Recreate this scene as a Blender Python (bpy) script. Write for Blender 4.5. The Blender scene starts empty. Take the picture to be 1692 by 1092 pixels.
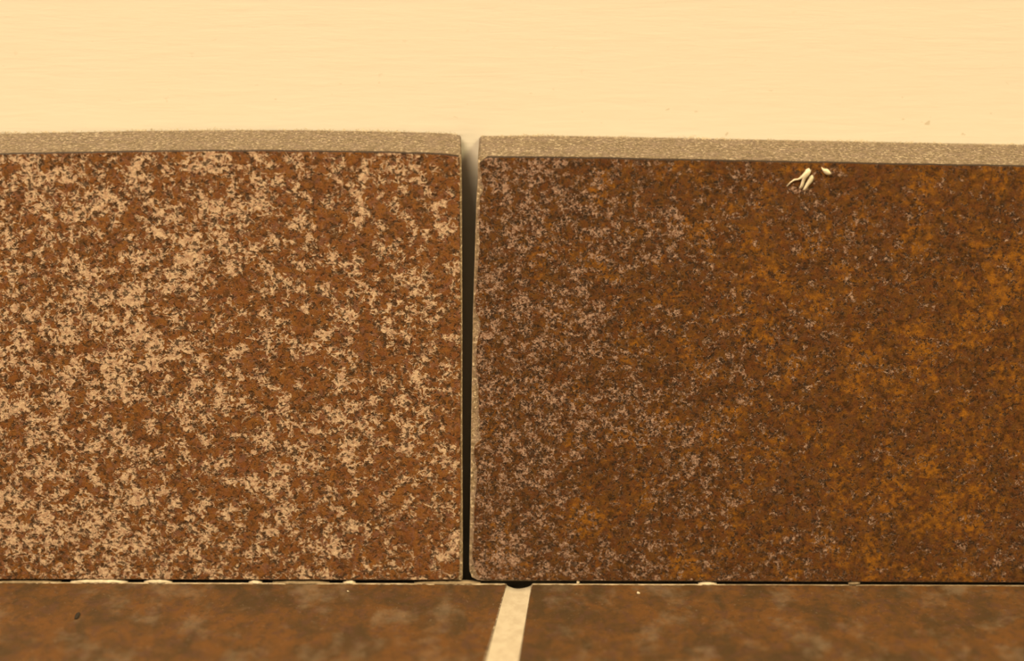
import bpy, bmesh, math, random
from mathutils import Vector, Matrix
from mathutils.geometry import tessellate_polygon
random.seed(7)
SC = bpy.context.scene
COL = SC.collection
MM = 0.001

# ------------------------------------------------------------------ camera
cam_d = bpy.data.cameras.new('camera')
cam = bpy.data.objects.new('camera', cam_d); COL.objects.link(cam)
cam_d.sensor_width = 36.0
cam_d.lens = 2683.0 / 1692.0 * 36.0
cam_d.clip_start = 0.01
cam_d.clip_end = 50
cam_d.shift_y = -(546 + 223) / 1692.0       # the photograph is the lower part of a frame shot nearly square to the wall
cam.location = (0, -0.252247, 0.156744)
cam.rotation_euler = (Matrix.Rotation(math.radians(90 - 8), 4, 'X') @ Matrix.Rotation(math.radians(0.17), 4, 'Z')).to_euler()
cam_d.dof.use_dof = True
cam_d.dof.focus_distance = 0.2665
cam_d.dof.aperture_fstop = 5.0
SC.camera = cam

# ------------------------------------------------------------------ light
SC.view_settings.view_transform = 'Standard'
SC.view_settings.look = 'None'
SC.view_settings.gamma = 1
SC.view_settings.use_curve_mapping = False
SC.view_settings.exposure = 0.0

w = bpy.data.worlds.new('room_light'); SC.world = w
w.use_nodes = True
w.node_tree.nodes['Background'].inputs[0].default_value = (1.0, 0.74, 0.42, 1)
w.node_tree.nodes['Background'].inputs[1].default_value = 0.17

def lamp(name, loc, target, size, watts, col):
    d = bpy.data.lights.new(name, 'AREA'); d.shape = 'DISK'; d.size = size; d.energy = watts; d.color = col
    o = bpy.data.objects.new(name, d); COL.objects.link(o)
    o.location = loc
    o.rotation_euler = (Vector(target) - Vector(loc)).to_track_quat('-Z', 'Y').to_euler()
    return o
lamp('ceiling_lamp', (-0.62, -0.51, 1.33), (0, 0, 0.05), 0.95, 42, (1.0, 0.755, 0.465))
lamp('wall_lamp', (0.95, -0.45, 1.15), (0.10, 0.01, 0.08), 0.50, 21, (1.0, 0.81, 0.41))

# ------------------------------------------------------------------ helpers
def link(name, me, mats, parent=None):
    o = bpy.data.objects.new(name, me); COL.objects.link(o)
    for m in (mats if isinstance(mats, (list, tuple)) else [mats]): me.materials.append(m)
    if parent: o.parent = parent
    return o

def from_bm(name, bm, mats, parent=None, smooth=False):
    bmesh.ops.recalc_face_normals(bm, faces=bm.faces[:])
    me = bpy.data.meshes.new(name); bm.to_mesh(me); bm.free()
    if smooth:
        for p in me.polygons: p.use_smooth = True
    return link(name, me, mats, parent)

def loft(bm, rings, mat_side=None, cap0=True, cap1=True, mat_cap1=0):
    """rings: lists of (x,y,z) mm with equal counts"""
    vs = [[bm.verts.new(Vector(p)) for p in r] for r in rings]      # in mm while the caps are cut up
    n = len(vs[0])
    for k in range(len(vs) - 1):
        for i in range(n):
            f = bm.faces.new((vs[k][i], vs[k][(i + 1) % n], vs[k + 1][(i + 1) % n], vs[k + 1][i]))
            f.material_index = mat_side[k] if mat_side else 0
    if cap0: bm.faces.new(vs[0])
    if cap1:
        for t in tessellate_polygon([[Vector(p) for p in rings[-1]]]):
            f = bm.faces.new([vs[-1][i] for i in reversed(t)]); f.material_index = mat_cap1
    for r in vs:
        for v in r: v.co *= MM
    return vs

def inset(poly, d):
    """shift each 2-D point of a polygon inwards by d (any orientation)"""
    n = len(poly)
    area = sum(poly[i][0] * poly[(i + 1) % n][1] - poly[(i + 1) % n][0] * poly[i][1] for i in range(n))
    s = 1 if area > 0 else -1
    out = []
    for i in range(n):
        a, b, c = Vector(poly[i - 1]), Vector(poly[i]), Vector(poly[(i + 1) % n])
        e1, e2 = (b - a).normalized(), (c - b).normalized()
        n1, n2 = Vector((-e1.y, e1.x)) * s, Vector((-e2.y, e2.x)) * s
        nn = n1 + n2
        nn = nn.normalized() if nn.length > 1e-6 else n1
        k = d / max(0.5, nn.dot(n1))
        out.append(tuple(b + nn * k))
    return out

def jitter_line(pts, step, amp, axis):
    """resample a polyline and roughen it across the given axis"""
    out = []
    for a, b in zip(pts[:-1], pts[1:]):
        L = math.dist(a, b); m = max(1, int(L / step))
        for i in range(m):
            t = i / m
            p = [a[0] + (b[0] - a[0]) * t, a[1] + (b[1] - a[1]) * t]
            p[axis] += random.uniform(-amp, amp)
            out.append(tuple(p))
    out.append(pts[-1])
    return out

# ------------------------------------------------------------------ node helper
class NT:
    def __init__(s, name):
        s.m = bpy.data.materials.new(name); s.m.use_nodes = True
        s.t = s.m.node_tree; s.n = s.t.nodes; s.n.clear()
        s.out = s.n.new('ShaderNodeOutputMaterial'); s.b = s.n.new('ShaderNodeBsdfPrincipled')
        s.t.links.new(s.b.outputs[0], s.out.inputs[0])
        tc = s.n.new('ShaderNodeTexCoord')
        mp = s.n.new('ShaderNodeMapping'); mp.inputs['Scale'].default_value = (1000, 1000, 1000)
        s.t.links.new(tc.outputs['Object'], mp.inputs['Vector'])
        s.P = mp.outputs[0]
    def put(s, sock, v):
        if hasattr(v, 'is_output'): s.t.links.new(v, sock)
        else:
            if isinstance(v, tuple) and len(v) == 3 and sock.type == 'RGBA': v = (*v, 1)
            sock.default_value = v
    def math(s, op, a, b=0.0, clamp=False):
        n = s.n.new('ShaderNodeMath'); n.operation = op; n.use_clamp = clamp
        s.put(n.inputs[0], a); s.put(n.inputs[1], b); return n.outputs[0]
    def noise(s, scale, detail=2.0, rough=0.5, dist=0.0, off=(0, 0, 0), stretch=(1, 1, 1), col=False):
        mp = s.n.new('ShaderNodeMapping'); mp.inputs['Location'].default_value = off; mp.inputs['Scale'].default_value = stretch
        s.t.links.new(s.P, mp.inputs['Vector'])
        n = s.n.new('ShaderNodeTexNoise'); n.inputs['Scale'].default_value = scale
        n.inputs['Detail'].default_value = detail; n.inputs['Roughness'].default_value = rough; n.inputs['Distortion'].default_value = dist
        s.t.links.new(mp.outputs[0], n.inputs['Vector'])
        return n.outputs['Color' if col else 'Fac']
    def vor(s, scale, off=(0, 0, 0), feature='F1', rand=1.0, stretch=(1, 1, 1)):
        mp = s.n.new('ShaderNodeMapping'); mp.inputs['Location'].default_value = off; mp.inputs['Scale'].default_value = stretch
        s.t.links.new(s.P, mp.inputs['Vector'])
        n = s.n.new('ShaderNodeTexVoronoi'); n.feature = feature; n.inputs['Scale'].default_value = scale
        n.inputs['Randomness'].default_value = rand
        s.t.links.new(mp.outputs[0], n.inputs['Vector']); return n
    def rng(s, v, a, b, c=0.0, d=1.0, smooth=True):
        n = s.n.new('ShaderNodeMapRange'); n.interpolation_type = 'SMOOTHSTEP' if smooth else 'LINEAR'
        s.put(n.inputs['Value'], v)
        for k, x in (('From Min', a), ('From Max', b), ('To Min', c), ('To Max', d)): s.put(n.inputs[k], x)
        return n.outputs['Result']
    def mix(s, f, a, b, mode='MIX'):
        n = s.n.new('ShaderNodeMix'); n.data_type = 'RGBA'; n.blend_type = mode
        s.put(n.inputs[0], f); s.put(n.inputs[6], a); s.put(n.inputs[7], b); return n.outputs[2]
    def sep(s):
        n = s.n.new('ShaderNodeSeparateXYZ'); s.t.links.new(s.P, n.inputs[0]); return n.outputs
    def bump(s, h, dist, strength=1.0):
        n = s.n.new('ShaderNodeBump'); n.inputs['Distance'].default_value = dist; n.inputs['Strength'].default_value = strength
        s.put(n.inputs['Height'], h); s.t.links.new(n.outputs[0], s.b.inputs['Normal'])
    def set(s, **k):
        for a, v in k.items(): s.put(s.b.inputs[a.replace('_', ' ')], v)
        return s.m

def srgb(r, g, b):
    f = lambda c: (c / 255 / 12.92) if c / 255 <= 0.04045 else ((c / 255 + 0.055) / 1.055) ** 2.4
    return (f(r), f(g), f(b))

# albedo of a surface that shows a given screen colour under the room's warm light
KR, KG, KB = 1.0, 0.76, 0.43
def alb(r, g, b, k=1.0):
    l = srgb(r, g, b)
    return (min(.95, l[0] * k / KR), min(.95, l[1] * k / KG), min(.95, l[2] * k / KB))

# ------------------------------------------------------------------ materials
def glaze(name, off, fl, fleck_a, fleck_b, base, red, orange, dark, mauve, org, k, kf, relief=1.0, grain_amt=0.25, rough=0.55):
    """rust-look glaze: mottled brown ground with orange clouds, ragged tan flecks in low relief.
    fl = (scale, coverage bias, (x0, x1, bias0, bias1), big patch weight); org = (threshold, (x0, x1, bias0, bias1))"""
    s = NT(name)
    x = s.sep()[0]
    o = Vector(off)
    O = lambda a, b, c: tuple(o + Vector((a, b, c)))
    F = fl[0]
    # ground
    n1 = s.noise(0.13, 7, 0.72, 0.3, O(3, 0, 1))
    n2 = s.noise(0.7, 4, 0.65, 0.5, O(11, 5, 2))
    n3 = s.noise(2.2, 3, 0.6, 0.3, O(1, 9, 4))
    ground = s.mix(s.rng(n2, 0.36, 0.64), alb(*base, k), alb(*red, k))
    dk = s.rng(s.noise(0.9, 5, 0.7, 0.6, O(20, 2, 7)), 0.47, 0.62)
    ground = s.mix(s.math('MULTIPLY', dk, 0.75), ground, alb(*dark, k))
    ground = s.mix(s.math('MULTIPLY', s.rng(s.noise(0.8, 4, 0.65, 0.4, O(9, 33, 2)), 0.52, 0.64), 0.6), ground, alb(*mauve, k))
    on = s.math('ADD', s.math('MULTIPLY', n1, 0.58), s.math('MULTIPLY', s.noise(1.0, 3, 0.6, 0.2, O(4, 1, 30)), 0.42))
    on = s.math('ADD', on, s.rng(x, *org[1], False))
    om = s.rng(on, org[0] - 0.03, org[0] + 0.15)
    ground = s.mix(s.math('MULTIPLY', om, 0.85), ground, alb(*orange, k))
    # flecks: strands gathered in clumps
    a = s.noise(F, 3, 0.55, 0.8, O(5, 3, 9))
    ridge = s.rng(s.math('ABSOLUTE', s.math('SUBTRACT', a, 0.5)), 0.0, 0.16, 1.0, 0.0, False)
    clump = s.noise(F * 0.45, 5, 0.68, 0.4, O(15, 7, 3))
    patch = s.noise(0.06, 3, 0.6, 0.3, O(2, 8, 6))
    f = s.math('ADD', s.math('MULTIPLY', ridge, 0.20), clump)
    f = s.math('ADD', f, s.math('MULTIPLY', s.math('SUBTRACT', patch, 0.5), fl[3]))
    f = s.math('ADD', f, s.rng(x, *fl[2], False))  # coverage drifts along x: the sheen on the flecks, painted in as density
    t = s.math('ADD', f, fl[1])                                # > 0.5 : fleck
    fm = s.rng(t, 0.47, 0.56)
    var = s.noise(F * 1.5, 3, 0.6, 0.2, O(31, 1, 1))
    fc = s.mix(s.rng(var, 0.36, 0.62), alb(*fleck_b, kf), alb(*fleck_a, kf))
    # shallow pits in and beside the flecks
    pit = s.math('MULTIPLY', s.rng(t, 0.33, 0.43), s.rng(s.noise(F * 1.3, 3, 0.6, 0.3, O(8, 8, 8)), 0.52, 0.62))
    # thin half-worn flecks between the bright ones
    thin = s.noise(F * 2.1, 4, 0.65, 0.6, O(41, 3, 17))
    tm = s.math('MULTIPLY', s.rng(s.math('ADD', thin, s.math('MULTIPLY', s.math('SUBTRACT', t, 0.45), 0.30)), 0.57, 0.67), 0.5)
    c = s.mix(tm, ground, alb(*fleck_b, kf))
    c = s.mix(s.math('MULTIPLY', fm, 0.92), c, fc)
    c = s.mix(s.math('MULTIPLY', pit, 0.85), c, alb(*dark, k * 0.8))
    grain = s.noise(5.0, 3, 0.65, 0, O(0, 0, 0))
    g0, g1 = 1 - grain_amt * 1.3, 1 + grain_amt * 1.3
    c = s.mix(1.0, c, s.mix(s.rng(grain, 0.3, 0.7, smooth=False), (g0, g0, g0), (g1, g1, g1)), 'MULTIPLY')
    h = s.math('ADD', s.math('MULTIPLY', fm, 0.7), s.math('MULTIPLY', n3, 0.4))
    h = s.math('SUBTRACT', h, s.math('MULTIPLY', pit, 0.8))
    h = s.math('ADD', h, s.math('MULTIPLY', grain, 0.15))
    s.bump(h, 0.00016, relief)
    s.set(Base_Color=c, Roughness=rough)
    s.b.inputs['Specular IOR Level'].default_value = 0.3
    return s.m

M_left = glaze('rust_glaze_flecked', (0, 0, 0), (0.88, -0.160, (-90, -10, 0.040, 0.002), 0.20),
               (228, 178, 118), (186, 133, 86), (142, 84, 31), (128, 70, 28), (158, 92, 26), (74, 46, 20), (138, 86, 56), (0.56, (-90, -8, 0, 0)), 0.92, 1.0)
M_right = glaze('rust_glaze_dark', (140, 40, 60), (1.6, -0.174, (-8, 60, 0.045, -0.08), 0.30),
                (192, 144, 100), (142, 94, 58), (110, 65, 20), (106, 56, 20), (172, 100, 18), (54, 30, 9), (104, 62, 33), (0.520, (-8, 60, -0.030, 0.018)), 0.93, 1.0)
def floor_mat(k):
    """smooth worn glaze: soft brown clouds and a pale haze of cement left on it"""
    s = NT('floor_glaze')
    a = s.noise(0.18, 5, 0.65, 0.5, (70, 90, 20)); b = s.noise(0.45, 4, 0.6, 0.5, (7, 9, 2)); h = s.noise(0.15, 4, 0.62, 0.15, (33, 12, 5))
    c = s.mix(s.rng(a, 0.35, 0.65), alb(96, 64, 28, k), alb(134, 80, 30, k))
    c = s.mix(s.math('MULTIPLY', s.rng(b, 0.48, 0.66), 0.7), c, alb(112, 70, 40, k))
    c = s.mix(s.math('MULTIPLY', s.rng(s.noise(0.9, 4, 0.65, 0.3, (3, 3, 3)), 0.5, 0.65), 0.5), c, alb(84, 58, 28, k))
    c = s.mix(s.math('MULTIPLY', s.rng(h, 0.50, 0.74), 0.42), c, alb(178, 138, 88, k))
    c = s.mix(s.math('MULTIPLY', s.rng(s.noise(1.6, 3, 0.6, 0.3, (13, 3, 3)), 0.62, 0.72), 0.35), c, alb(170, 130, 84, k))
    s.bump(b, 0.0001, 0.4)
    return s.set(Base_Color=c, Roughness=0.45)
M_floor = floor_mat(0.43)

def edge_mat():
    s = NT('glaze_edge')
    n = s.noise(1.5, 3, 0.6)
    return s.set(Base_Color=s.mix(n, alb(30, 17, 6), alb(58, 34, 14)), Roughness=0.5)
M_edge = edge_mat()

def body_mat(name, k):
    s = NT(name)
    a = s.noise(1.6, 4, 0.65, 0.2)
    c = s.mix(s.rng(a, 0.35, 0.65), alb(126, 94, 54, k), alb(168, 130, 82, k))
    c = s.mix(s.math('MULTIPLY', s.rng(s.noise(0.5, 3, 0.6, 0, (4, 4, 1)), 0.45, 0.6), 0.35), c, alb(164, 124, 90, k))
    c = s.mix(s.math('MULTIPLY', s.rng(s.noise(1.9, 3, 0.6, 0.2, (9, 4, 2)), 0.54, 0.64), 0.8), c, alb(232, 190, 128, k))
    c = s.mix(s.rng(s.noise(2.9, 3, 0.6, 0, (2, 14, 6)), 0.55, 0.68), c, alb(100, 76, 42, k))
    s.bump(a, 0.00015, 0.8)
    return s.set(Base_Color=c, Roughness=0.85)
M_body = body_mat('raw_porcelain', 0.44)
M_chip = body_mat('fresh_porcelain', 1.15)

def paint_mat():
    s = NT('cream_wall_paint')
    st = s.noise(0.9, 3, 0.6, 0.2, (0, 0, 0), (0.12, 1, 1))
    bl = s.noise(0.05, 3, 0.5, 0.3)
    z = s.sep()[2]
    c = s.mix(bl, (0.90, 0.86, 0.80), (0.89, 0.85, 0.77))
    c = s.mix(s.math('MULTIPLY', s.rng(st, 0.45, 0.7), 0.10), c, (0.80, 0.73, 0.62))
    # faint scuffs and dust specks, most of them just above the tiles
    sm = s.rng(s.noise(0.35, 3, 0.7, 0.5, (3, 3, 8), (0.5, 1, 1)), 0.70, 0.80)
    sp = s.rng(s.noise(0.8, 2, 0.5, 0.3, (30, 3, 4), (0.6, 1, 1)), 0.70, 0.76)
    low = s.rng(z, 76, 86, 1.0, 0.25)
    c = s.mix(s.math('MULTIPLY', s.math('MULTIPLY', sm, low), 0.25), c, (0.62, 0.48, 0.32))
    c = s.mix(s.math('MULTIPLY', s.math('MULTIPLY', sp, low), 0.45), c, (0.50, 0.40, 0.26))
    s.bump(st, 0.00006, 0.5)
    return s.set(Base_Color=c, Roughness=0.8)
M_paint = paint_mat()

def grout_mat(name, c0, c1, rough=0.9):
    s = NT(name)
    n = s.noise(0.5, 4, 0.6, 0.3)
    f = s.noise(5, 3, 0.6)
    c = s.mix(s.rng(n, 0.35, 0.65), c0, c1)
    s.bump(f, 0.00008, 0.6)
    return s.set(Base_Color=c, Roughness=rough)
M_grout = grout_mat('cream_grout', (0.37, 0.32, 0.25), (0.43, 0.38, 0.305))
M_crumb = grout_mat('grout_residue', (0.50, 0.42, 0.31), (0.68, 0.60, 0.47))
M_haze = grout_mat('pale_grout_haze', (0.26, 0.205, 0.135), (0.48, 0.40, 0.29))
M_smear = grout_mat('dull_grout_residue', (0.17, 0.125, 0.075), (0.27, 0.205, 0.13))
M_flake = grout_mat('dried_paint', (0.74, 0.66, 0.50), (0.84, 0.77, 0.60), 0.6)
M_screed = grout_mat('dark_screed', (0.10, 0.07, 0.045), (0.16, 0.11, 0.07))
M_dust = grout_mat('dust', (0.46, 0.38, 0.27), (0.58, 0.49, 0.35))
M_dirt = grout_mat('dark_dirt', (0.012, 0.008, 0.005), (0.025, 0.017, 0.01), 1.0)

# ------------------------------------------------------------------ setting
def slab(bm, x0, x1, y0, y1, z0, z1):
    loft(bm, [[(x0, y0, z), (x1, y0, z), (x1, y1, z), (x0, y1, z)] for z in (z0, z1)])

WALL_Y = 10.8
bm = bmesh.new(); slab(bm, -1200, 1200, WALL_Y, WALL_Y + 100, -20, 1800)
wall = from_bm('wall_back', bm, M_paint); wall['kind'] = 'structure'
wall['label'] = 'cream painted wall behind the tile skirting'

bm = bmesh.new(); slab(bm, -1200, 1200, -1500, WALL_Y, -40, -9)
floor = from_bm('floor', bm, M_screed); floor['kind'] = 'structure'
floor['label'] = 'floor laid with dark rust-brown tiles and cream grout'

base = bpy.data.objects.new('baseboard_back', None); COL.objects.link(base)
base.empty_display_size = 0.02
base['kind'] = 'structure'; base['label'] = 'rust-brown tile skirting standing along the cream wall'

def tile_pair(name, parent, outline_front, outline_mid, outline_back, glaze_line, glaze_mat, ax, depths, label, gl=0.22, ring=0.20):
    """ax maps a 2-D outline point and a depth to 3-D; body = chamfered loft, glaze = thin slab on its face"""
    bm = bmesh.new()
    loft(bm, [[ax(p, d) for p in o] for o, d in zip((outline_back, outline_mid, outline_front), depths)], mat_side=[0, 1], mat_cap1=1)
    for f in bm.faces:
        f.normal_update()
        if len(f.verts) == 4 and abs(f.normal.z) > 0.5: f.material_index = 0
    body = from_bm(name, bm, [M_body, M_chip if depths[2] == 0 else M_body], parent)
    body['label'] = label
    bm = bmesh.new()
    top = lambda p: depths[2] == 0 and p[1] > 69 and not -8.34 < p[0] < -3.8 and p[0] < 291
    a1, a2 = inset(glaze_line, 0.06), inset(glaze_line, ring)
    face = [q if top(p) and abs(p[0] - q[0]) < 0.2 else r_ for p, q, r_ in zip(glaze_line, a2, a1)]
    f2 = inset(glaze_line, 0.03)
    loft(bm, [[ax(p, depths[2] ) for p in glaze_line], [ax(p, depths[2] - gl * 0.6) for p in f2], [ax(p, depths[2] - gl) for p in face]],
         mat_side=[1, 1], cap0=False, mat_cap1=0)
    bm.faces.ensure_lookup_table()
    for f in bm.faces:                                       # the dark arris shows along the top edge only
        f.normal_update()
        if f.material_index == 1 and not (depths[0] < 11 and abs(f.normal.z) > 0.35 and f.calc_center_median().z > 0.06): f.material_index = 0
    g = from_bm('glaze', bm, [glaze_mat, M_edge], body)
    return body, g

axS = lambda p, d: (p[0], d, p[1])          # standing tile: depth runs into the wall
axF = lambda p, d: (p[0], p[1], -d)         # floor tile: depth runs down

# ---- left skirting tile
L_END = -308.0
topL = [(-8.2, 74.2), (-10.2, 74.48), (-14.1, 74.65), (-21.9, 74.83), (-35.5, 74.99), (-49.1, 74.94), (-62.8, 74.75), (-72.5, 74.52), (-86.1, 74.22), (-140, 73.6), (L_END, 72.8)]
botL = [(L_END, 0.36), (-85.3, 0.42), (-44.8, 0.46), (-14.4, 0.50), (-8.05, 0.54)]
rightL = [(-7.93, 0.8), (-7.90, 3), (-7.88, 7), (-7.90, 28), (-7.88, 47), (-7.95, 69), (-8.02, 73.9)]
outer = topL[:]
outer = outer + botL + rightL
mid = outer
glL = jitter_line([(-8.35, 74.1), (-10.2, 74.40)] + [(x, z - 0.05) for x, z in topL[2:9]], 2.0, 0.05, 1)
glL += [(-140, 73.5), (L_END, 72.75)]
glL += [(L_END, 0.6)] + jitter_line([(-85, 0.64), (-44.8, 0.66), (-14.4, 0.72), (-8.8, 0.86)], 1.5, 0.07, 1)
glL += jitter_line([(-8.45, 1.3), (-8.42, 3.5), (-8.36, 7.5), (-8.20, 17), (-8.18, 28), (-8.16, 46), (-8.2, 60), (-8.25, 73)], 1.2, 0.07, 0)
frontL = [(x - 0.22, z) if x > -8.3 and 0.7 < z < 74.0 else (x, z - 0.04 if z > 40 else z + 0.04) for x, z in outer]
backL = [(x - 0.38, z) if x > -8.3 and z < 74.3 else (x, z) for x, z in outer]
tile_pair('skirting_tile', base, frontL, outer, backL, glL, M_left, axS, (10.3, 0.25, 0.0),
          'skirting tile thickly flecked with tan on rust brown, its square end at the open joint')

# ---- right skirting tile (its end face chipped and chamfered)
R_END = 291.5
topR = [(-4.95, 73.97), (5.4, 74.07), (24.9, 73.76), (44.4, 73.42), (63.9, 73.07), (82.6, 72.78), (130, 72.0), (R_END, 69.4)]
botR = [(R_END, 0.30), (86, 0.38), (46.3, 0.42), (15.9, 0.43), (-4.0, 0.42), (-5.4, 0.55), (-6.4, 1.05), (-6.77, 2.0)]
leftR = [(-6.79, 4.5), (-6.74, 7), (-6.49, 28), (-6.18, 47), (-5.60, 66.7), (-5.38, 69.7), (-5.36, 73.5)]
outerR = topR + botR + leftR
# front ring: pulled in along the end face to make the chamfer
frontR = []
for (x, z) in outerR:
    if x < -4 and 1.0 < z < 73.9: frontR.append((x + 0.10, z))
    else: frontR.append((x, z - 0.04 if z > 40 else z + 0.04))
glR = [(-3.76, 74.0)] + jitter_line([(5.4, 74.00), (24.9, 73.70), (44.4, 73.36), (63.9, 73.01), (82.6, 72.72)], 2.0, 0.05, 1) + [(130, 71.94), (R_END, 69.3), (R_END, 0.55)]
glR += jitter_line([(86, 0.62), (46.3, 0.65), (15.9, 0.67), (-2.6, 0.74)], 1.5, 0.07, 1)
gl_left = [(-4.3, 0.92), (-5.2, 1.0), (-5.52, 1.7), (-5.92, 3.08), (-6.30, 4.93), (-6.12, 6.88), (-6.02, 9.04), (-6.02, 12.3), (-5.61, 16.6), (-5.41, 20.3),
           (-5.75, 21.4), (-5.95, 23.5), (-5.71, 24.6), (-4.81, 25.65), (-5.21, 27.2), (-5.01, 28.3), (-5.21, 30.4), (-5.31, 34.6), (-5.65, 37.8), (-5.48, 41.95),
           (-5.12, 44.0), (-4.92, 46.1), (-5.61, 47.4), (-5.86, 49.2), (-5.78, 50.3), (-5.41, 54.4), (-5.02, 59.5), (-5.25, 63.6), (-4.92, 67.2), (-4.34, 68.9),
           (-4.63, 69.7), (-5.02, 71.75), (-5.00, 72.96), (-4.2, 73.65)]
def left_x(z):
    for (x0, z0), (x1, z1) in zip(leftR[:-1], leftR[1:]):
        if z0 <= z <= z1: return x0 + (x1 - x0) * (z - z0) / (z1 - z0)
    return -6.7 if z < 4.5 else -5.4
glR += [(max(x, left_x(z) + 0.22), z) for x, z in jitter_line(gl_left, 0.6, 0.09, 0)[:-1]] + [(-4.2, 73.65)]
tile_pair('skirting_tile', base, frontR, outerR, outerR, glR, M_right, axS, (10.7, 0.45, 0.0),
          'darker skirting tile with orange rust clouds and a chipped pale end at the open joint')

# ---- floor tiles
def ragged(a, b, step, amp, axis): return jitter_line([a, b], step, amp, axis)
FT = -0.10                                # back edge of the floor tiles
fl_outer = [(-0.50, FT), (-301, FT + 0.3), (-306, -300), (-46, -300)]
fl_gl = jitter_line([(-0.65, FT - 0.32), (-60, FT - 0.30), (-110, FT - 0.25)], 1.6, 0.10, 1) + [(-300.8, FT + 0.1), (-305.7, -299.7), (-46.2, -299.7)] + jitter_line([(-13.7, -80), (-4.0, -20.85), (-0.75, -1.2)], 3, 0.06, 0)
floor_left, _ = tile_pair('floor_tile', floor, inset(fl_outer, 0.05), fl_outer, fl_outer, fl_gl, M_floor, axF, (9.0, 0.35, 0.02),
          'dull brown floor tile below the tan-flecked skirting tile', 0.02, 0.05)
fr_outer = [(3.62, FT), (304, FT - 0.3), (302, -300), (-20, -300), (1.39, -20.85)]
fr_gl = [(3.66, -1.0)] + jitter_line([(3.75, FT - 0.28), (60, FT - 0.25), (110, FT - 0.3)], 1.6, 0.10, 1) + [(303.8, FT - 0.7), (301.7, -299.7), (-19.8, -299.7), (1.47, -20.85)]
floor_right, _ = tile_pair('floor_tile', floor, inset(fr_outer, 0.05), fr_outer, fr_outer, fr_gl, M_floor, axF, (9.0, 0.35, 0.02),
          'dull brown floor tile below the darker orange skirting tile', 0.02, 0.05)

# ---- thin haze of grout left along the back edge of each floor tile
def haze(parent, x0, x1, wid, mat, seed):
    rnd = random.Random(seed); bm = bmesh.new(); prev = None
    n = int(abs(x1 - x0) / 0.7)
    for i in range(n + 1):
        x = x0 + (x1 - x0) * i / n
        wv = wid * rnd.uniform(0.35, 1.2)
        y = FT - 0.02
        cur = [bm.verts.new(Vector(p) * MM) for p in ((x, y, -0.05), (x, y - 0.02, 0.03), (x, y - wv * .6, 0.04), (x, y - wv, -0.01))]
        if prev:
            for j in range(3): bm.faces.new((prev[j], prev[j + 1], cur[j + 1], cur[j]))
        prev = cur
    return from_bm('grout_haze', bm, mat, parent)
haze(floor_left, -0.8, -20, 0.40, M_haze, 1)
haze(floor_left, -20, -110, 0.34, M_haze, 2)
haze(floor_right, 3.8, 36, 0.30, M_haze, 3)
haze(floor_right, 36, 110, 0.26, M_smear, 4)

# ---- grout joint between the floor tiles, hollowed at its wall end
bm = bmesh.new()
nx, ys = 10, [None] + [-2.2, -4, -7, -11, -16, -22, -30, -60, -120, -220, -299]
def gx(y):
    l = -0.52 + (y + 0.4) * (-3.92 + 0.52) / (-20.85 + 0.4); r = 3.60 + (y + 0.4) * (1.37 - 3.60) / (-20.85 + 0.4)
    if y < -60.01:
        t = (y + 60) / -240; l60 = gx(-60); return (l60[0] + (-46 - l60[0]) * t, l60[1] + (-20 - l60[1]) * t)
    return l, r
rows = []
for y in ys:
    row = []
    for i in range(nx + 1):
        u = i / nx
        yy = -0.40 - 0.72 * math.sin(math.pi * u) ** 0.8 if y is None else y
        l, r = gx(yy)
        z = -0.10 - 0.16 * math.sin(math.pi * u) ** 0.7 + random.uniform(-.02, .02)
        row.append(bm.verts.new(Vector((l + (r - l) * u, yy, z)) * MM))
    rows.append(row)
for a, b in zip(rows[:-1], rows[1:]):
    for i in range(nx): bm.faces.new((a[i], a[i + 1], b[i + 1], b[i]))
low = [bm.verts.new(v.co + Vector((0, 0.0006, -0.006))) for v in rows[0]]
for i in range(nx): bm.faces.new((rows[0][i + 1], rows[0][i], low[i], low[i + 1]))
me_g = from_bm('grout_joint', bm, M_grout, floor, True)
me_g['label'] = 'cream grout strip running out from the wall, hollow at its end'

# ------------------------------------------------------------------ small things
def tag(o, label, cat, group=None):
    o['label'] = label; o['category'] = cat
    if group: o['group'] = group
    return o

def blob(name, loc, size, mat, seed, sub=2, rough=0.35, rot=0.0):
    """an irregular crumb, flat at its foot"""
    rnd = random.Random(seed)
    bm = bmesh.new(); bmesh.ops.create_icosphere(bm, subdivisions=sub, radius=1.0)
    ph = [Vector((rnd.uniform(-1, 1), rnd.uniform(-1, 1), rnd.uniform(-1, 1))).normalized() for _ in range(7)]
    am = [rnd.uniform(0.3, 1) for _ in ph]
    for v in bm.verts:
        d = v.co.normalized()
        k = 1 + rough * sum(a * math.sin(4 * d.dot(p) + 3 * a) for a, p in zip(am, ph)) / 2.2
        p = d * k
        p.z = max(p.z, -0.55)
        v.co = Vector((p.x * size[0] / 2, p.y * size[1] / 2, (p.z + 0.55) * size[2] / 1.55)) * MM
    o = from_bm(name, bm, mat, None, True)
    o.location = Vector(loc) * MM; o.rotation_euler.z = rot
    return o

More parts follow.
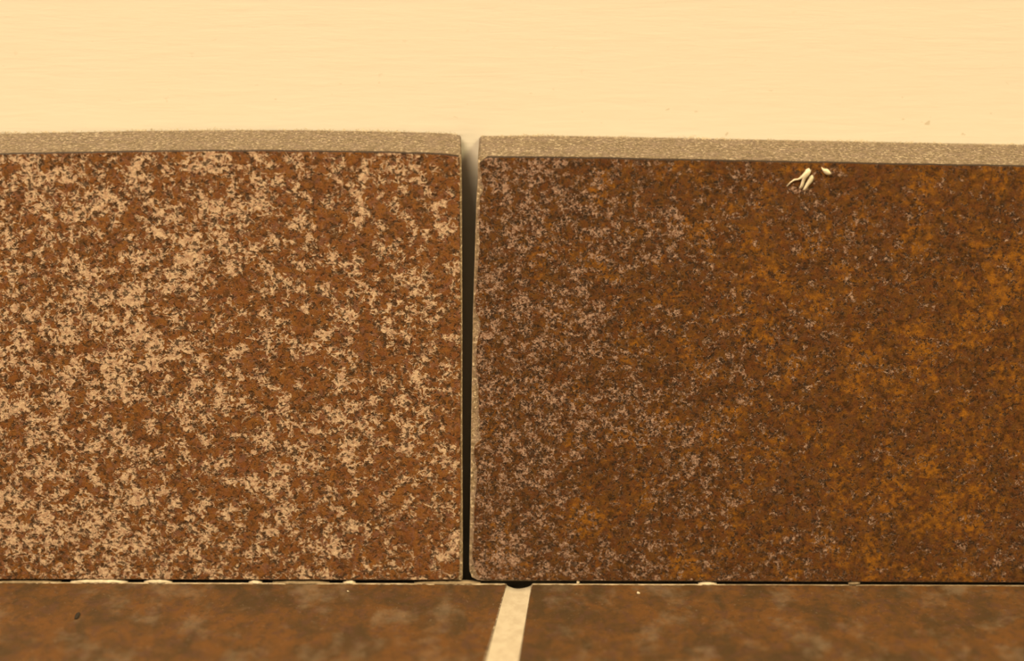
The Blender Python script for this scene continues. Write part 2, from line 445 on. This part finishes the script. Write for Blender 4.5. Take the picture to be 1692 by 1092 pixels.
def ridge_crumb(name, x0, x1, h, seed, mat, y=-0.02):
    """a ragged smear of grout squeezed out along the joint under a tile"""
    rnd = random.Random(seed)
    n = max(6, int((x1 - x0) / 0.5))
    bm = bmesh.new(); rings = []
    cx = (x0 + x1) / 2
    for i in range(n + 1):
        u = i / n; e = min(1.0, 3.2 * min(u, 1 - u) + 0.12)
        hh = h * e * rnd.uniform(0.75, 1.1); ww = 0.45 * e * rnd.uniform(0.8, 1.15)
        x = x0 + (x1 - x0) * u - cx
        rings.append([(x, -ww, 0), (x, -ww * 0.7, hh * 0.55), (x, 0, hh), (x, 0.55, hh * 0.95), (x, 0.6, 0)])
    loft(bm, rings)
    o = from_bm(name, bm, mat, None, True)
    o.location = Vector((cx, y, 0.0)) * MM
    return o
G = 'grout crumbs in the joint under the skirting'
for x0, x1, h, lab in [
    (-86.5, -75.0, 0.22, 'long thin grey smear of grout under the flecked tile, farthest from the open joint'),
    (-73.5, -63.9, 0.62, 'longest bright cream grout smear under the flecked skirting tile'),
    (-61.2, -56.5, 0.60, 'short bright cream grout smear just after the longest one'),
    (-43.7, -41.4, 0.40, 'small pale grout crumb midway along the foot of the flecked tile'),
    (-39.7, -30.2, 0.30, 'dull brownish grout smear midway along the foot of the flecked tile'),
    (-27.9, -25.8, 0.45, 'tiny wedge of white grout under the flecked tile, before the dark gap'),
    (-16.0, -4.9, 0.30, 'tan grout smear at the foot of the open joint between the skirting tiles'),
    (31.5, 34.6, 0.42, 'bright cream grout wedge under the dark tile, below its fine pale flecks'),
]:
    tag(ridge_crumb('grout_crumb', x0, x1, h, int(x0 * 10), M_crumb if h > 0.35 else M_smear), lab, 'grout crumb', G)
tag(blob('grout_crumb', (11.4, 0.0, 0.0), (0.6, 0.5, 0.5), M_crumb, 3), 'tiny pale grain in the dark gap just beyond the cream grout strip', 'grout crumb', G)
tag(blob('grout_crumb', (57.5, -0.1, 0.0), (2.0, 0.7, 0.55), M_smear, 5), 'fuzzy greyish crumb bridging the gap under the orange clouded tile', 'grout crumb', G)
tag(blob('grit_grain', (21.3, -2.93, 0.0), (0.55, 0.5, 0.35), M_crumb, 8), 'single white grain lying on the floor tile beyond the grout strip', 'grit')
tag(blob('grit_grain', (-26.8, -2.66, 0.0), (0.35, 0.35, 0.28), M_crumb, 9), 'minute white grain lying on the floor tile below the flecked skirting', 'grit')
tag(blob('dirt_speck', (-69.8, -9.6, 0.0), (0.8, 1.7, 0.35), M_dirt, 11, rot=0.1), 'small dark brown speck lying on the floor below the flecked tile', 'dirt')

# ---- dried paint flakes stuck to the dark tile
def ribbon(bm, pts, mat=0):
    """pts: (x, z, width, bulge) mm along a strand hanging on the tile face"""
    n = len(pts); rings = []
    for i, (x, z, w, h) in enumerate(pts):
        a = pts[max(0, i - 1)]; b = pts[min(n - 1, i + 1)]
        t = Vector((b[0] - a[0], b[1] - a[1])).normalized(); nn = Vector((-t.y, t.x))
        ring = []
        for k in range(8):
            ang = 2 * math.pi * k / 8
            ring.append((x + nn.x * w / 2 * math.cos(ang), -h / 2 + (-h / 2) * math.sin(ang), z + nn.y * w / 2 * math.cos(ang)))
        rings.append(ring)
    for r_ in rings:
        for i, p in enumerate(r_): r_[i] = (p[0] + random.uniform(-.04, .04), p[1] * random.uniform(.8, 1.1), p[2] + random.uniform(-.04, .04))
    loft(bm, rings)
root = bpy.data.objects.new('paint_flake', None); COL.objects.link(root)
root.location = (0.04755, -0.00022, 0.0707)
root.scale = (0.97, 1, 0.97); root.empty_display_size = 0.003
tag(root, 'large curled cream paint flake with a thin tail, stuck to the dark tile', 'paint flake', 'dried paint flakes on the dark tile')
def strand(name, pts):
    bm = bmesh.new(); ribbon(bm, [(x - 48.5, z - 79.0, w_, h) for x, z, w_, h in pts])
    o = from_bm(name, bm, M_flake, root, True); return o
strand('tail', [(45.3, 77.45, .10, .15), (45.9, 78.15, .20, .2), (46.5, 78.55, .26, .25), (47.2, 78.68, .34, .3), (47.8, 79.1, .45, .45), (48.3, 79.75, .55, .6), (48.8, 80.25, .4, .5)])
strand('curl', [(49.0, 80.40, .5, .3), (48.75, 80.15, 1.0, .55), (48.45, 79.6, .95, .65), (48.1, 79.0, .72, .5), (47.95, 78.4, .55, .4), (47.8, 77.8, .5, .45), (47.6, 77.25, .42, .35), (47.55, 77.02, .2, .15)])
strand('curl', [(49.45, 79.35, .3, .2), (49.35, 79.0, .75, .35), (49.1, 78.45, .8, .4), (48.75, 77.9, .62, .45), (48.4, 77.25, .5, .4), (48.2, 76.9, .4, .35), (48.1, 76.72, .15, .15)])
bm = bmesh.new()
out = [(50.85, 80.75), (51.25, 80.45), (51.85, 80.42), (52.2, 80.1), (52.45, 79.75), (52.2, 79.5), (51.75, 79.5), (51.3, 79.75), (51.05, 80.2)]
out = [(x - 51.6, z - 80.0) for x, z in out]
loft(bm, [[(x, -0.0, z) for x, z in out], [(x, -0.35, z) for x, z in out], [(x * .75, -0.5, z * .75) for x, z in out]])
fl = from_bm('paint_flake', bm, M_flake, None, True); fl.location = (0.05065, -0.00022, 0.0717)
tag(fl, 'small pointed cream paint flake beside the large curled one', 'paint flake', 'dried paint flakes on the dark tile')

# ---- dust lint along the top of the skirting, against the wall
def top_z(x):
    t = topL if x < -6.6 else topR
    t = sorted(t)
    for a, b in zip(t[:-1], t[1:]):
        if a[0] <= x <= b[0]: return a[1] + (b[1] - a[1]) * (x - a[0]) / (b[0] - a[0])
    return t[0][1]
rnd = random.Random(21)
bm = bmesh.new()
for i in range(1500):
    x = rnd.uniform(-110, 110)
    if -8.2 < x < -5.0: continue
    clump = 0.5 + 0.5 * math.sin(x * 0.35) * math.sin(x * 0.13 + 1)
    y = WALL_Y - rnd.uniform(0.05, 0.9); z = top_z(x)
    L = rnd.uniform(0.2, 0.6) * (0.5 + clump); ang = rnd.uniform(-1.3, 1.3); r = rnd.uniform(0.02, 0.045)
    pts = []
    for k in range(4):
        t = k / 3
        pts.append(Vector((x + L * t * math.sin(ang + t * rnd.uniform(-.6, .6)), y + rnd.uniform(-.08, .04), z - .03 + L * 0.6 * t * math.cos(ang))))
    prev = None
    for p in pts:
        p.y = min(p.y, WALL_Y - 0.05)
        ring = [bm.verts.new((p + Vector((r * math.cos(a), r * math.sin(a) * .6, r * math.sin(a)))) * MM) for a in (0.5, 2.6, 4.7)]
        if prev:
            for j in range(3): bm.faces.new((prev[j], prev[(j + 1) % 3], ring[(j + 1) % 3], ring[j]))
        prev = ring
lint = from_bm('dust_lint', bm, M_dust)
lint['kind'] = 'stuff'; lint['label'] = 'thin fuzz of dust where the skirting top meets the wall'; lint['category'] = 'dust'
